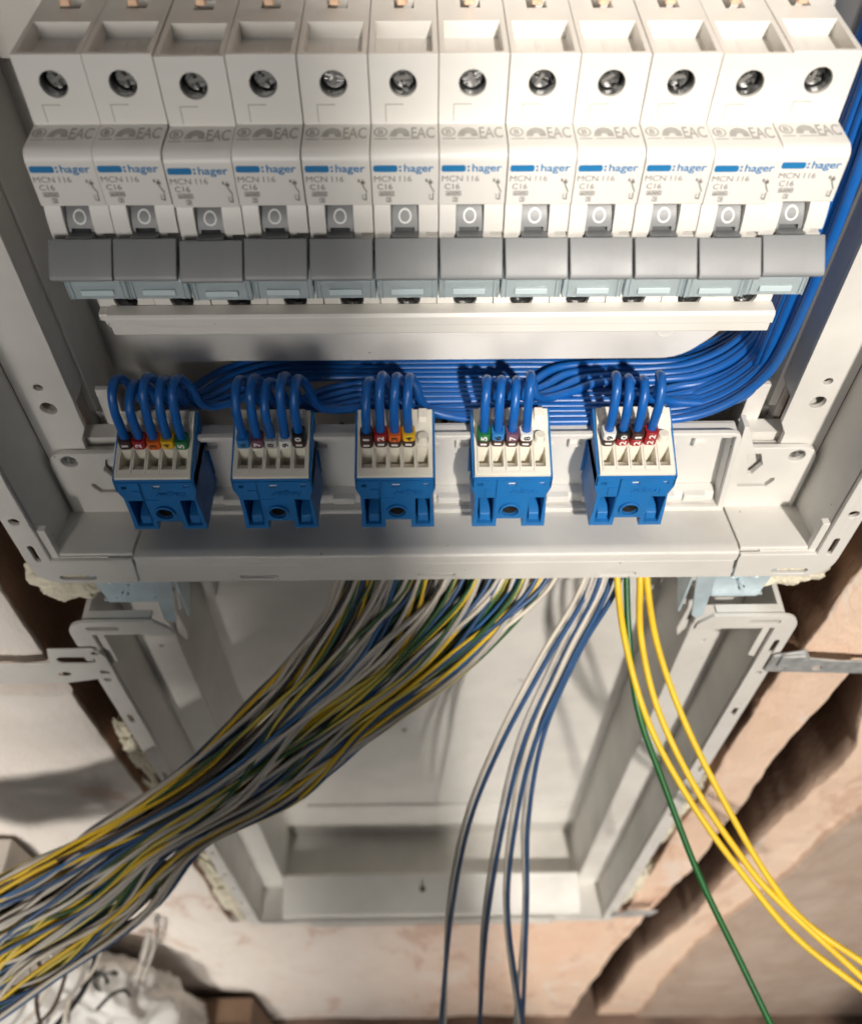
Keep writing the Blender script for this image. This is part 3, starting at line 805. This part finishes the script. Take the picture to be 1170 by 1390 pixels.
# ================================================================== blue wires with numbered collars
MK = [[('brown', 1)], [('red', 2)], [('orange', 3)], [('yellow', 4)], [('green', 5)],
      [('blue', 6)], [('violet', 7)], [('grey', 8)], [('white', 9)], [('brown', 1), ('black', 0)],
      [('brown', 1), ('brown', 1)], [('brown', 1), ('red', 2)], [('brown', 1), ('orange', 3)], [('brown', 1), ('yellow', 4)],
      [('brown', 1), ('green', 5)], [('brown', 1), ('blue', 6)], [('brown', 1), ('violet', 7)], [('brown', 1), ('white', 8)],
      [('brown', 1), ('white', 9)], [('red', 2), ('black', 0)], [('red', 2), ('brown', 1)], [('red', 2), ('red', 2)]]
PW = [(0, k) for k in range(5)]+[(1, k) for k in range(5)]+[(2, k) for k in range(4)]+[(3, k) for k in range(4)]+[(4, k) for k in range(4)]
WR = 1.72
rnd = random.Random(21)
for i, ((bi, k), mk) in enumerate(zip(PW, MK)):
    x = BX[bi]+POLES[k]
    ux = rnd.uniform(-.5, .5); top = -226.3+rnd.uniform(-2.2, 1.6)
    lean = 0.5
    pts = [(x, 231.2, -259), (x, 231.1, -250), (x+ux*.3, 230.8, -242), (x+ux, 231.4+rnd.uniform(-.5, .5), -233.5), (x+ux+.6*lean, 234.2, top-1.4), (x+ux+1.4*lean, 238.4, top),
           (x+ux+2.4*lean, 242.4, top-2.2), (x+ux+3.4, 245.6, -236)]
    if i < 14:
        ys, zs_ = 280.4-2.82*i, -253.8+rnd.uniform(-.12, .12)
        pts += [(x+4.5, 247.4, -245), (x+7.5, 248.5+.10*(ys-248.5), -251), (x+15, 248.5+.32*(ys-248.5), zs_+.4), (x+29, 248.5+.78*(ys-248.5), zs_), (x+46, ys, zs_)]
        xe = x+46
    else:
        j = i-14; ys, zs_ = 273-3.3*j, -250.4+rnd.uniform(-.12, .15)
        pts += [(x+5, 247.4, -243.5), (x+10, 249+.15*(ys-249), -248.3), (x+20, 249+.5*(ys-249), zs_+.3), (x+31, 249+.88*(ys-249), zs_)]
        xe = x+31
    # bend: quarter circle from the flat run to the riser at the right
    xv = 125.6+(ys-245)*.10+rnd.uniform(-.6, .6)+(-3.2 if i >= 14 else 0.6)
    R = 37+rnd.uniform(-2, 2)+(ys-245)*.10-(4 if i >= 14 else 0)
    R = min(R, max(8, xv-xe-1))
    cz = zs_+R
    if xv-R-xe > 26:
        n = int((xv-R-xe)//34)
        for q in range(1, n+1):
            pts.append((xe+(xv-R-xe)*q/(n+1), ys+rnd.uniform(-.12, .12), zs_+rnd.uniform(-.1, .12)))
    yv = 244+(ys-244)*.85+rnd.uniform(-.8, .8)
    for a in (0, 22, 45, 68, 90):
        t = math.radians(a); fr = a/90
        X_, Z_ = xv-R+R*math.sin(t), cz-R*math.cos(t)
        if X_ > xe+3: pts.append((X_, ys+(yv-ys)*fr, Z_))
    pts += [(xv+rnd.uniform(-1, 1), yv+rnd.uniform(-.8, .8), -165), (xv-1+rnd.uniform(-1.2, 1.2), yv, -125), (xv-2+rnd.uniform(-1, 1), yv, -70), (xv-2, yv, 40)]
    num = i+1
    root = empty('blue_wire', (x, 231.2, -259), 'blue wire with %s marker %d, looping into the %s terminal block' % (' and '.join(dict.fromkeys(c for c, _ in mk)), num, ('first', 'second', 'third', 'fourth', 'fifth')[bi]), 'wire', 'blue wires looping into the terminal blocks')
    tube('insulation', pts, WR, 'wire_blue', n=12, seg=7, parent=root)
    # collars, slightly turned each
    z0 = -250.9+rnd.uniform(-.3, .3)
    for q, (c, d) in enumerate(mk):
        h = 3.2 if len(mk) == 2 else 4.0
        zz = z0+q*(h+.06); cy = 231.0-.08*q; cx_ = x+ux*.2*q
        tl = rnd.uniform(-.07, .07)
        hw = 2.5
        poly = [(-hw+1.1, -3.3), (hw-1.1, -3.3), (hw-.25, -2.7), (hw, -1.7), (hw, 1.6), (hw-.9, 2.6), (-hw+.9, 2.6), (-hw, 1.6), (-hw, -1.7), (-hw+.25, -2.7)]
        ca, sa = math.cos(tl), math.sin(tl)
        rot = lambda p: (cx_+p[0]*ca-p[1]*sa, cy+p[0]*sa+p[1]*ca)
        M_ = MB().plate([rot(p) for p in poly], [[rot(p) for p in circ(0, 0, WR+.04, 16)]], 'z', zz, zz+h)
        col = M_.build('marker', 'mk_'+c, root, bevel=0.28)
        tx = MB()
        fn = lambda u, v: (*rot((u, -3.36)), zz+h/2+v)
        add_text(tx, str(d), 2.1 if d != 1 else 1.0, 2.4, fn, 0.03, rot=math.pi/2)
        tx.build('digit', 'print_black' if c in ('yellow', 'orange', 'white', 'grey', 'blue') else 'print_white', col)

# ================================================================== lower enclosure
lo = empty('lower_box', (0, 290, -876), 'lower empty pale grey plastic box below the distribution box', 'electrical box')
ZT, ZB = -343.8, -876
for sgn in (-1, 1):
    M = (lambda p: p) if sgn > 0 else mirror
    def bx(x0, x1, *a):
        return (x0, x1, *a) if sgn > 0 else (-x1, -x0, *a)
    rim = round_poly([(119, -354.5), (119.5, -350.8), (125.5, ZT), (165.3, ZT), (165.3, ZB), (126, ZB), (126, ZB+7), (155.8, ZB+7), (155.8, -354.6), (131, -354.6), (131, -355.6), (119, -355.6)], {3: 11, 4: 5}, 7)
    holes = [pill(160.5, -372, 13, 2.6, math.pi/2), pill(149.5, -349.4, 15, 3.2), circ(160.6, -398, 1.9)]
    for z in (-442, -520, -600, -668, -722, -760, -800, -836):
        holes.append(pill(160.6, z, 10, 2.6, math.pi/2) if z > -640 else circ(160.6, z, 2.1))
    MB().plate(M(rim), [M(h) for h in holes], 'y', 208.6, 210.4).build('front_rim', ENC, lo, bevel=0.4)
    # top return and ledge beside the rim
    MB().prism(M([(152.2, -357), (155.7, -357), (155.7, -386), (152.2, -384)]), 'y', 211.2, 214).build('rim_ledge', ENC, lo, bevel=0.3)
    MB().box(*bx(127, 156, 211.1, 215.5, -346.4, ZT-.6)).build('top_return', ENC, lo, bevel=0.4)
    MB().box(*bx(155.7, 158, 211, 240, ZB, ZT-1)).build('side_wall', ENC, lo)
    MB().plate(M([(135, -362), (155.6, -362), (155.6, ZB+6), (135, ZB+6)]), [M(circ(145, -420, 1.4)), M(circ(145, -560, 1.6)), M(circ(145, -700, 1.6))], 'y', 240, 242.4).build('mounting_face', ENC, lo, bevel=0.3)
    MB().box(*bx(133.5, 148, 236.5, 239.9, -398, -362.4)).build('face_cover', ENC, lo, bevel=0.5)
    MB().box(*bx(135, 138, 242.4, 290, ZB, -352)).build('inner_wall', ENC, lo)
    # latch arms standing at the mouth of the box
    MB().prism(M([(116, -352), (126, -352), (134.5, -372), (134.5, -400), (129, -392), (127, -372), (118, -364)]), 'y', 246, 250).build('latch_arm', ENC, lo, bevel=0.5)
    MB().box(*bx(118.5, 123, 238, 262, -366, -347)).build('latch_block', ENC, lo, bevel=0.8)
    MB().prism(M([(128, -372), (133, -372), (134.6, -412), (131.4, -420), (129.5, -412), (131, -392)]), 'y', 243, 258).build('latch_tongue', ENC, lo, bevel=0.5)
    MB().box(*bx(112, 117, 252, 288, -392, -352)).build('latch_rib', ENC, lo, bevel=0.6)
MB().plate(rrect(-138, 138, ZB, -318.2, 2, 2), [circ(x, z, 2.0, 12) for x, z in ((-20, -640), (62, -560), (70, -700), (-96, -805), (93, -810), (4, -520))], 'y', 290, 292.5).build('back_panel', ENC, lo)
MB().box(-134, 134, 294, 296, ZB, -330).build('rear_skin', 'print_grey', lo)
for z, x0, x1 in ((-797, -112, 118), (-430, -120, 120)):
    MB().box(x0, x1, 287.8, 289.9, z-3, z+3).build('back_rib', ENC, lo, bevel=0.8)
MB().box(-134.9, 134.9, 246.2, 289.8, ZB-1, ZB+2).build('floor_panel', ENC, lo)
sh = MB().prism([(246, ZB), (246, ZB+25), (243.5, ZB+26.5), (241, ZB+25), (214, ZB+19), (211.2, ZB+16), (211.2, ZB)], 'x', -134.8, 134.8)
sh = sh.build('bottom_rail', ENC, lo, bevel=0.6)
MB().plate([(-112, ZB+14), (112, ZB+14), (108, ZB-.5), (-108, ZB-.5)], [[(-110.5, ZB+12.8), (-106.8, ZB+.8), (106.8, ZB+.8), (110.5, ZB+12.8)]], 'y', 207.2, 208.5).build('lip', ENC, sh, bevel=0.2)
MB().cyl((-8, 232), 'z', 2.4, ZB+22.8, ZB+24.2, 14).build('plug', 'wire_brown', sh)
for sgn in (-1, 1):
    MB().box(*sorted((sgn*134.9, sgn*155.6)), 210.6, 241, ZB, ZB+6.5).build('corner_shelf', ENC, lo, bevel=0.4)
MB().box(-126, 126, 208.7, 211, ZB, ZB+9.5).build('lip', ENC, sh, bevel=0.3)

# ================================================================== zinc joining brackets
for sgn in (-1, 1):
    M = (lambda p: p) if sgn > 0 else mirror
    z = empty('joining_bracket', (sgn*135, 214, -346), 'shiny zinc bracket joining both boxes at the %s corner' % ('right' if sgn > 0 else 'left'), 'bracket', 'zinc joining brackets')
    MB().plate(M([(121, -313), (150, -313), (146, -342), (125, -342)]), [M(circ(131, -325, 2.6, 18, 1.7)), M(circ(141, -325, 2.6, 18, 1.7)), M(circ(137, -334.5, 1.6, 14))], 'y', 218, 219.4).build('front_plate', 'zinc', z, bevel=0.25)
    MB().prism(M([(111.5, -313), (120.8, -313), (122.6, -350), (119.6, -352.6), (117.4, -350.2)]), 'y', 213.2, 214.6).build('side_plate', 'zinc', z, bevel=0.25)
    MB().prism([(214.7, -313), (238, -313), (238, -330), (214.7, -349)], 'x', *sorted((sgn*110.9, sgn*112.2))).build('web', 'zinc', z, bevel=0.2)
    MB().box(*sorted((sgn*120.9, sgn*149)), 219.5, 240, -343.4, -342.1).build('foot', 'zinc', z, bevel=0.2)
    for x in (127, 134):
        h = MB().cyl((sgn*x, 228), 'z', 2.6, -342, -338.6, 6)
        h.build('nut', 'screw_steel', z, bevel=0.3)
        MB().cyl((sgn*x, 228), 'z', 1.3, -338.5, -333, 14).build('stud', 'screw_steel', z)
    MB().prism(M([(134, -326), (138.6, -336), (137.2, -336.6), (133, -327)]), 'y', 216.4, 217.9).build('rib', 'zinc', z, bevel=0.3)

# ================================================================== fixing straps
def strap(name, poly, holes, y0, y1, m, label, extra=None):
    cx = sum(p[0] for p in poly)/len(poly); cz = sum(p[1] for p in poly)/len(poly)
    o = empty(name, (cx, y0, cz), label, 'strap')
    MB().plate(poly, holes, 'y', y0, y1).build('perforated_strip', m, o, bevel=0.3)
    for e in (extra or []):
        MB().box(*e).build('flange', m, o, bevel=0.3)
    return o
strap('fixing_strap', [(-158, -364), (-179, -364), (-182, -377), (-345, -384), (-345, -400), (-180, -397), (-154, -391), (-154, -372)],
      [pill(-168.5, -374.5, 18, 6.2, -.03), pill(-178, -388, 6, 4.2), circ(-158.3, -368.5, 1.7), circ(-158.5, -386.5, 2.2), pill(-224, -388, 9, 4.2), pill(-266, -390.5, 9, 4.2), pill(-312, -392, 9, 4.2)],
      206.6, 207.6, 'enclosure', 'pale perforated strap fixing the lower box to the left wall')
strap('fixing_strap', [(161.5, -377), (176, -372), (180, -380), (196, -383), (345, -387), (345, -399), (204, -395), (161.5, -392)],
      [circ(168, -388, 1.8, ry=1.2), pill(186, -389, 5, 3.0), pill(212, -388.5, 8, 3.4), pill(250, -391, 8, 3.4), pill(300, -392.5, 8, 3.4)],
      209.2-3, 210.4-3, 'galvanised', 'grey galvanised strap fixing the lower box to the right wall', [(165, 176, 204.6, 206.1, -385, -375)])
strap('fixing_strap', [(160, -853), (176, -853), (196, -849), (199, -836), (177, -834), (160, -847)], [pill(186, -843, 13, 3.2, .1)], 205.8, 207.2, 'galvanised', 'small grey strap end at the bottom right corner of the lower box')

# ================================================================== expanding foam
def foam(label, c, r, seed, n=3):
    rg = random.Random(seed)
    bm = bmesh.new()
    bmesh.ops.create_icosphere(bm, subdivisions=6, radius=1.0)
    lob = [(Vector((rg.uniform(-1, 1), rg.uniform(-1, 1), rg.uniform(-1, 1))).normalized(), rg.uniform(.25, .6)) for _ in range(16)]
    from mathutils import noise
    for v in bm.verts:
        d = v.co.normalized(); k = 1.0
        for l, wd in lob:
            t = max(0, 1-(d-l).length/wd); k += .22*t*t*(3-2*t)
        p = Vector((d.x*r[0], d.y*r[1], d.z*r[2]))
        k += .26*noise.noise(p/7.0+Vector((seed, 0, 0)))+.16*noise.noise(p/3.2+Vector((0, seed, 0)))+.07*noise.noise(p/1.5)
        v.co = p*k*S
    me = bpy.data.meshes.new('foam'); bm.to_mesh(me); bm.free()
    me.polygons.foreach_set('use_smooth', [True]*len(me.polygons))
    o = link_mesh('expanding_foam', me, 'foam', None, c)
    tag(o, label, 'foam', 'expanding foam squeezed out round the boxes')
foam('lump of yellowish foam under the left corner of the upper box', (-164, 226, -334), (15, 8, 11), 1)
foam('lump of yellowish foam under the right corner of the upper box', (158, 227, -330), (17, 8, 10), 2)
foam('strand of foam halfway down the left side of the lower box', (-177, 224, -510), (7, 8, 40), 3)
foam('long strand of foam beside the lower left part of the lower box', (-178, 224, -600), (8, 8, 50), 4)
foam('foam bulging beside the bottom left corner of the lower box', (-175, 220, -790), (9, 8, 85), 5)
foam('thin foam strand beside the lower right side of the lower box', (172, 222, -610), (6, 7, 75), 6)
foam('foam at the bottom right side of the lower box', (172, 220, -790), (7, 7, 60), 8)

# ================================================================== the thick loose bundle going to the left
UL = [(-42, 223, -331), (-62, 203, -362), (-93, 189, -397), (-132, 171, -433), (-181, 153, -464), (-213, 142, -476), (-233, 130, -479), (-261, 115, -479), (-330, 80, -470)]
LR = [(53, 222, -331), (20, 202, -362), (-25, 184, -400), (-68, 164, -437), (-123, 148, -468), (-152, 123, -490), (-196, 97, -504), (-232, 74, -510), (-300, 40, -505)]
view = Vector((0.0, 0.55, -0.83)).normalized()      # thickness direction of the flat bundle
rnd = random.Random(5)
kinds = ['wire_navy']*24+['wire_mid']*14+['wire_grey']*23+['wire_pale']*19+['wire_earth']*28+['wire_yellow']*10+['wire_green']*5+['wire_brown']*6+['wire_black']*3
NB = len(kinds)
rnd.shuffle(kinds)
names = {'wire_navy': ('dark blue', 'dark blue wires in the loose bundle'), 'wire_mid': ('blue', 'blue wires in the loose bundle'), 'wire_grey': ('grey', 'grey wires in the loose bundle'),
         'wire_pale': ('pale beige', 'pale wires in the loose bundle'), 'wire_earth': ('yellow and green striped', 'striped wires in the loose bundle'), 'wire_yellow': ('yellow', 'yellow wires in the loose bundle'),
         'wire_brown': ('brown', 'brown wires in the loose bundle'), 'wire_green': ('dark green', 'dark green wires in the loose bundle'), 'wire_black': ('black', 'black wires in the loose bundle')}
for i, kd in enumerate(kinds):
    t0 = (i+.5)/NB+rnd.uniform(-.02, .02)
    layer = rnd.choice((-1, -.5, 0, .5, 1))
    if kd in ('wire_yellow', 'wire_pale'): layer = rnd.choice((-1, -.9, -.6))
    ph = rnd.uniform(0, 6.28); amp = rnd.uniform(.05, .26)
    pts = []
    for s, (a, b) in enumerate(zip(UL, LR)):
        u = s/(len(UL)-1)
        t = t0+amp*math.sin(ph+u*rnd.uniform(3.5, 6.5))*min(1, s/1.5)+(rnd.uniform(-.015, .015))
        t = min(1.03+.02*layer, max(-.03-.02*layer, t))
        th = (7 if s == 0 else 12)*math.sqrt(max(.12, 1-(2*t-1)**2))
        p = Vector(a).lerp(Vector(b), t)+view*(layer*th+rnd.uniform(-1, 1)+6*math.sin(ph*2+u*5)*.35)
        pts.append(tuple(p))
    x0 = pts[0][0]
    pts = [(x0+rnd.uniform(-2, 4), 264+layer*8, -279), (x0+rnd.uniform(-1, 3), 258+layer*7, -294), (x0+1, 244+layer*6, -312)]+pts
    o = tube('loose_wire', pts, rnd.uniform(0.98, 1.22), kd, n=8, seg=7)
    tag(o, names[kd][0]+' wire in the thick loose bundle drooping to the left', 'wire', names[kd][1])

# four blue and grey pairs hanging straight down
PB = [[(71, 223, -333), (51, 200, -370), (32, 177, -407), (18, 156, -449), (9, 127, -498), (2, 80, -573)],
      [(74, 222, -333), (60, 203, -368), (44, 180, -405), (35, 156, -449), (27, 120, -502), (24, 80, -573)],
      [(79, 222, -333), (63, 200, -370), (48, 177, -407), (41, 156, -449), (38, 126, -498), (49, 79, -573)],
      [(83, 222, -333), (68, 205, -365), (53, 182, -403), (47, 156, -449), (48, 126, -498), (48, 79, -573)]]
for i, P_ in enumerate(PB):
    nm = ('leftmost', 'second', 'third', 'rightmost')[i]
    end = (P_[-1][0]+(P_[-1][0]-P_[-2][0]), 40, -650)
    st = [(P_[0][0]+8+i, 262-i*3, -279), (P_[0][0]+5, 256-i*2, -295), (P_[0][0]+2, 242, -313)]
    o = tube('hanging_wire', st+P_+[end], 1.2, 'wire_navy', n=10)
    tag(o, 'blue wire, %s of the four hanging down in the middle' % nm, 'wire', 'blue wires hanging down in the middle')
    off = [(-3.2, 1, 1), (-3.0, 1, 1), (-2.8, .6, .8), (-2.6, .4, .6), (-2.2+i*.3, 1, 0), (2.5-i*2.2, 1, 0)]
    G = [(p[0]+o_[0], p[1]+o_[1], p[2]+o_[2]) for p, o_ in zip(P_, off)]
    o = tube('hanging_wire', [(a[0]-3, a[1]+2, a[2]) for a in st]+G+[(end[0]+3-i*2.5, 42, -650)], 1.05, 'wire_pale' if i in (0, 2) else 'wire_grey', n=10)
    tag(o, 'pale wire running beside the %s blue wire hanging in the middle' % nm, 'wire', 'pale wires hanging down in the middle')

# three yellow wires and one green wire to the right
YW = {'yellow_a': [(80, 218, -326), (85, 200, -350), (96, 173, -376), (116, 145, -401), (140, 119, -423), (163, 97, -440), (195, 75, -453)],
      'yellow_b': [(90, 218, -326), (92, 203, -348), (100, 179, -372), (118, 150, -397), (137, 128, -416), (150, 115, -427), (195, 79, -450)],
      'yellow_c': [(93, 218, -326), (99, 200, -350), (111, 176, -374), (131, 145, -401), (152, 117, -424), (167, 103, -436), (195, 85, -445)],
      'green': [(86, 226, -330), (88, 196, -357), (92, 176, -374), (103, 153, -395), (120, 119, -424), (137, 90, -446), (152, 63, -464)]}
YL = {'yellow_a': 'lower left of the three yellow wires curving to the right', 'yellow_b': 'middle one of the three yellow wires curving to the right',
      'yellow_c': 'upper right of the three yellow wires curving to the right', 'green': 'single green wire hanging beside the yellow wires'}
for k, P_ in YW.items():
    a, b = Vector(P_[-2]), Vector(P_[-1])
    end = b+(b-a)*1.6
    st = [(P_[0][0]-1, 258, -279), (P_[0][0]-1, 252, -296), (P_[0][0]-.5, 238, -312)]
    o = tube('green_wire' if k == 'green' else 'yellow_wire', st+P_+[tuple(end)], 1.5, 'wire_green' if k == 'green' else 'wire_yellow', n=12, seg=9)
    tag(o, YL[k], 'wire', None if k == 'green' else 'yellow wires curving to the right')

# ================================================================== clutter at the lower left
def sack():
    bm = bmesh.new(); bmesh.ops.create_uvsphere(bm, u_segments=128, v_segments=96, radius=1.0)
    from mathutils import noise
    for v in bm.verts:
        x, y, z = v.co
        e = lambda a, p: math.copysign(abs(a)**p, a)
        q = Vector((e(x, .55)*80, e(y, .7)*36, e(z, .42)*235))
        q.x *= 1-.16*max(0, q.z/235)**3
        k = 9*noise.noise(q/60.0+Vector((3, 1, 0)))+24*(.35-abs(noise.noise(q/36.0+Vector((1, 5, 2)))))+12*(.3-abs(noise.noise(q/15.0)))
        v.co = (q+v.co.normalized()*k)*S
    me = bpy.data.meshes.new('sack'); bm.to_mesh(me); bm.free()
    me.polygons.foreach_set('use_smooth', [True]*len(me.polygons))
    root = empty('plaster_sack', (-344, 165, -1122), 'white printed sack standing on the floor against the wall', 'sack')
    link_mesh('bag', me, 'sack_white', root)
    return root
sk = sack()
bag = sk.children[0]
bvh = BVHTree.FromPolygons([v.co for v in bag.data.vertices], [tuple(p.vertices) for p in bag.data.polygons])
def on_bag(u, v):
    h, nn, _, _ = bvh.ray_cast(Vector(((u+44)*S, (v+4)*S, 1)), Vector((0, 0, -1)))
    z = h.z if h else 0.1
    return (-344+u+44, 165+v+4, -1122+z/S+1.2)
tx = MB(); add_text(tx, 'VM', 26, 18, on_bag, 0.03, rot=math.radians(60))
tx.build('lettering', 'print_black', sk)
cbx = empty('cardboard_box', (-262, 165, -1420), 'brown cardboard box on the floor beside the white sack', 'box')
MB().box(-330, -214, 118, 206, -1419.5, -1205).build('carton', 'cardboard', cbx, bevel=1.5)
MB().prism([(118, -1204), (150, -1175), (151, -1176), (119.5, -1205)], 'x', -329, -215).build('flap', 'cardboard', cbx)
# loose offcuts hanging in front of the sack
OC = [('grey', 'wire_grey', [(-248, 197, -845), (-255, 194, -868), (-272, 179, -917), (-294, 164, -968), (-314, 146, -1020)], 3.0, 'thick grey cable end leaning against the white sack'),
      ('grey', 'wire_grey', [(-244, 194, -850), (-251, 190, -877), (-269, 178, -925), (-288, 163, -975), (-310, 146, -1027)], 2.0, 'thinner grey cable end beside the thick one at the sack'),
      ('grey', 'wire_black', [(-286, 139, -860), (-277, 151, -864), (-269, 156, -872), (-265, 153, -880)], 1.6, 'short hooked black cable end lying on the white sack'),
      ('black', 'wire_black', [(-196, 142, -545), (-205, 137, -581), (-212, 129, -613), (-232, 118, -660), (-265, 103, -711)], 1.9, 'black cable end dropping from the loose bundle'),
      ('white', 'wire_pale', [(-206, 132, -552), (-213, 127, -589), (-222, 118, -622), (-238, 109, -654), (-250, 97, -689)], 1.2, 'pale wire end hanging nearest the black cable end'),
      ('brown', 'wire_brown', [(-214, 132, -552), (-220, 128, -589), (-232, 118, -622), (-248, 107, -656), (-272, 99, -688)], 1.2, 'brown wire end hanging below the loose bundle'),
      ('white', 'wire_pale', [(-220, 124, -548), (-226, 118, -584), (-238, 111, -615), (-255, 104, -646), (-282, 99, -688)], 1.2, 'pale wire end swinging far to the left below the bundle'),
      ('brown', 'wire_brown', [(-226, 118, -552), (-232, 112, -589), (-245, 107, -618), (-253, 102, -648), (-262, 97, -689)], 1.2, 'brown wire end with a slight bend at the left edge'),
      ('grey', 'wire_grey', [(-200, 130, -556), (-209, 124, -591), (-224, 114, -625), (-250, 108, -668), (-275, 101, -712)], 1.2, 'grey wire end hanging below the loose bundle'),
      ('grey', 'wire_grey', [(-232, 116, -556), (-240, 109, -591), (-252, 105, -620), (-267, 100, -649), (-286, 97, -677)], 1.2, 'short grey wire end at the very left edge'),
      ('white', 'wire_pale', [(-190, 138, -552), (-200, 131, -586), (-216, 123, -624), (-239, 116, -662), (-254, 102, -711)], 1.2, 'pale wire end hanging in front of the white sack')]
for nm, kd, P_, r, lb in OC:
    o = tube('cable_offcut', P_, r, kd, n=8, seg=8)
    tag(o, lb, 'cable', 'cable offcuts at the lower left')
pb = MB().box(-352, -297, 176, 212, -790, -640)
tag(pb.build('board_offcut', 'board', None, (-325, 195, -790), bevel=1.2), 'pale board offcut fixed to the wall at the left edge', 'board')
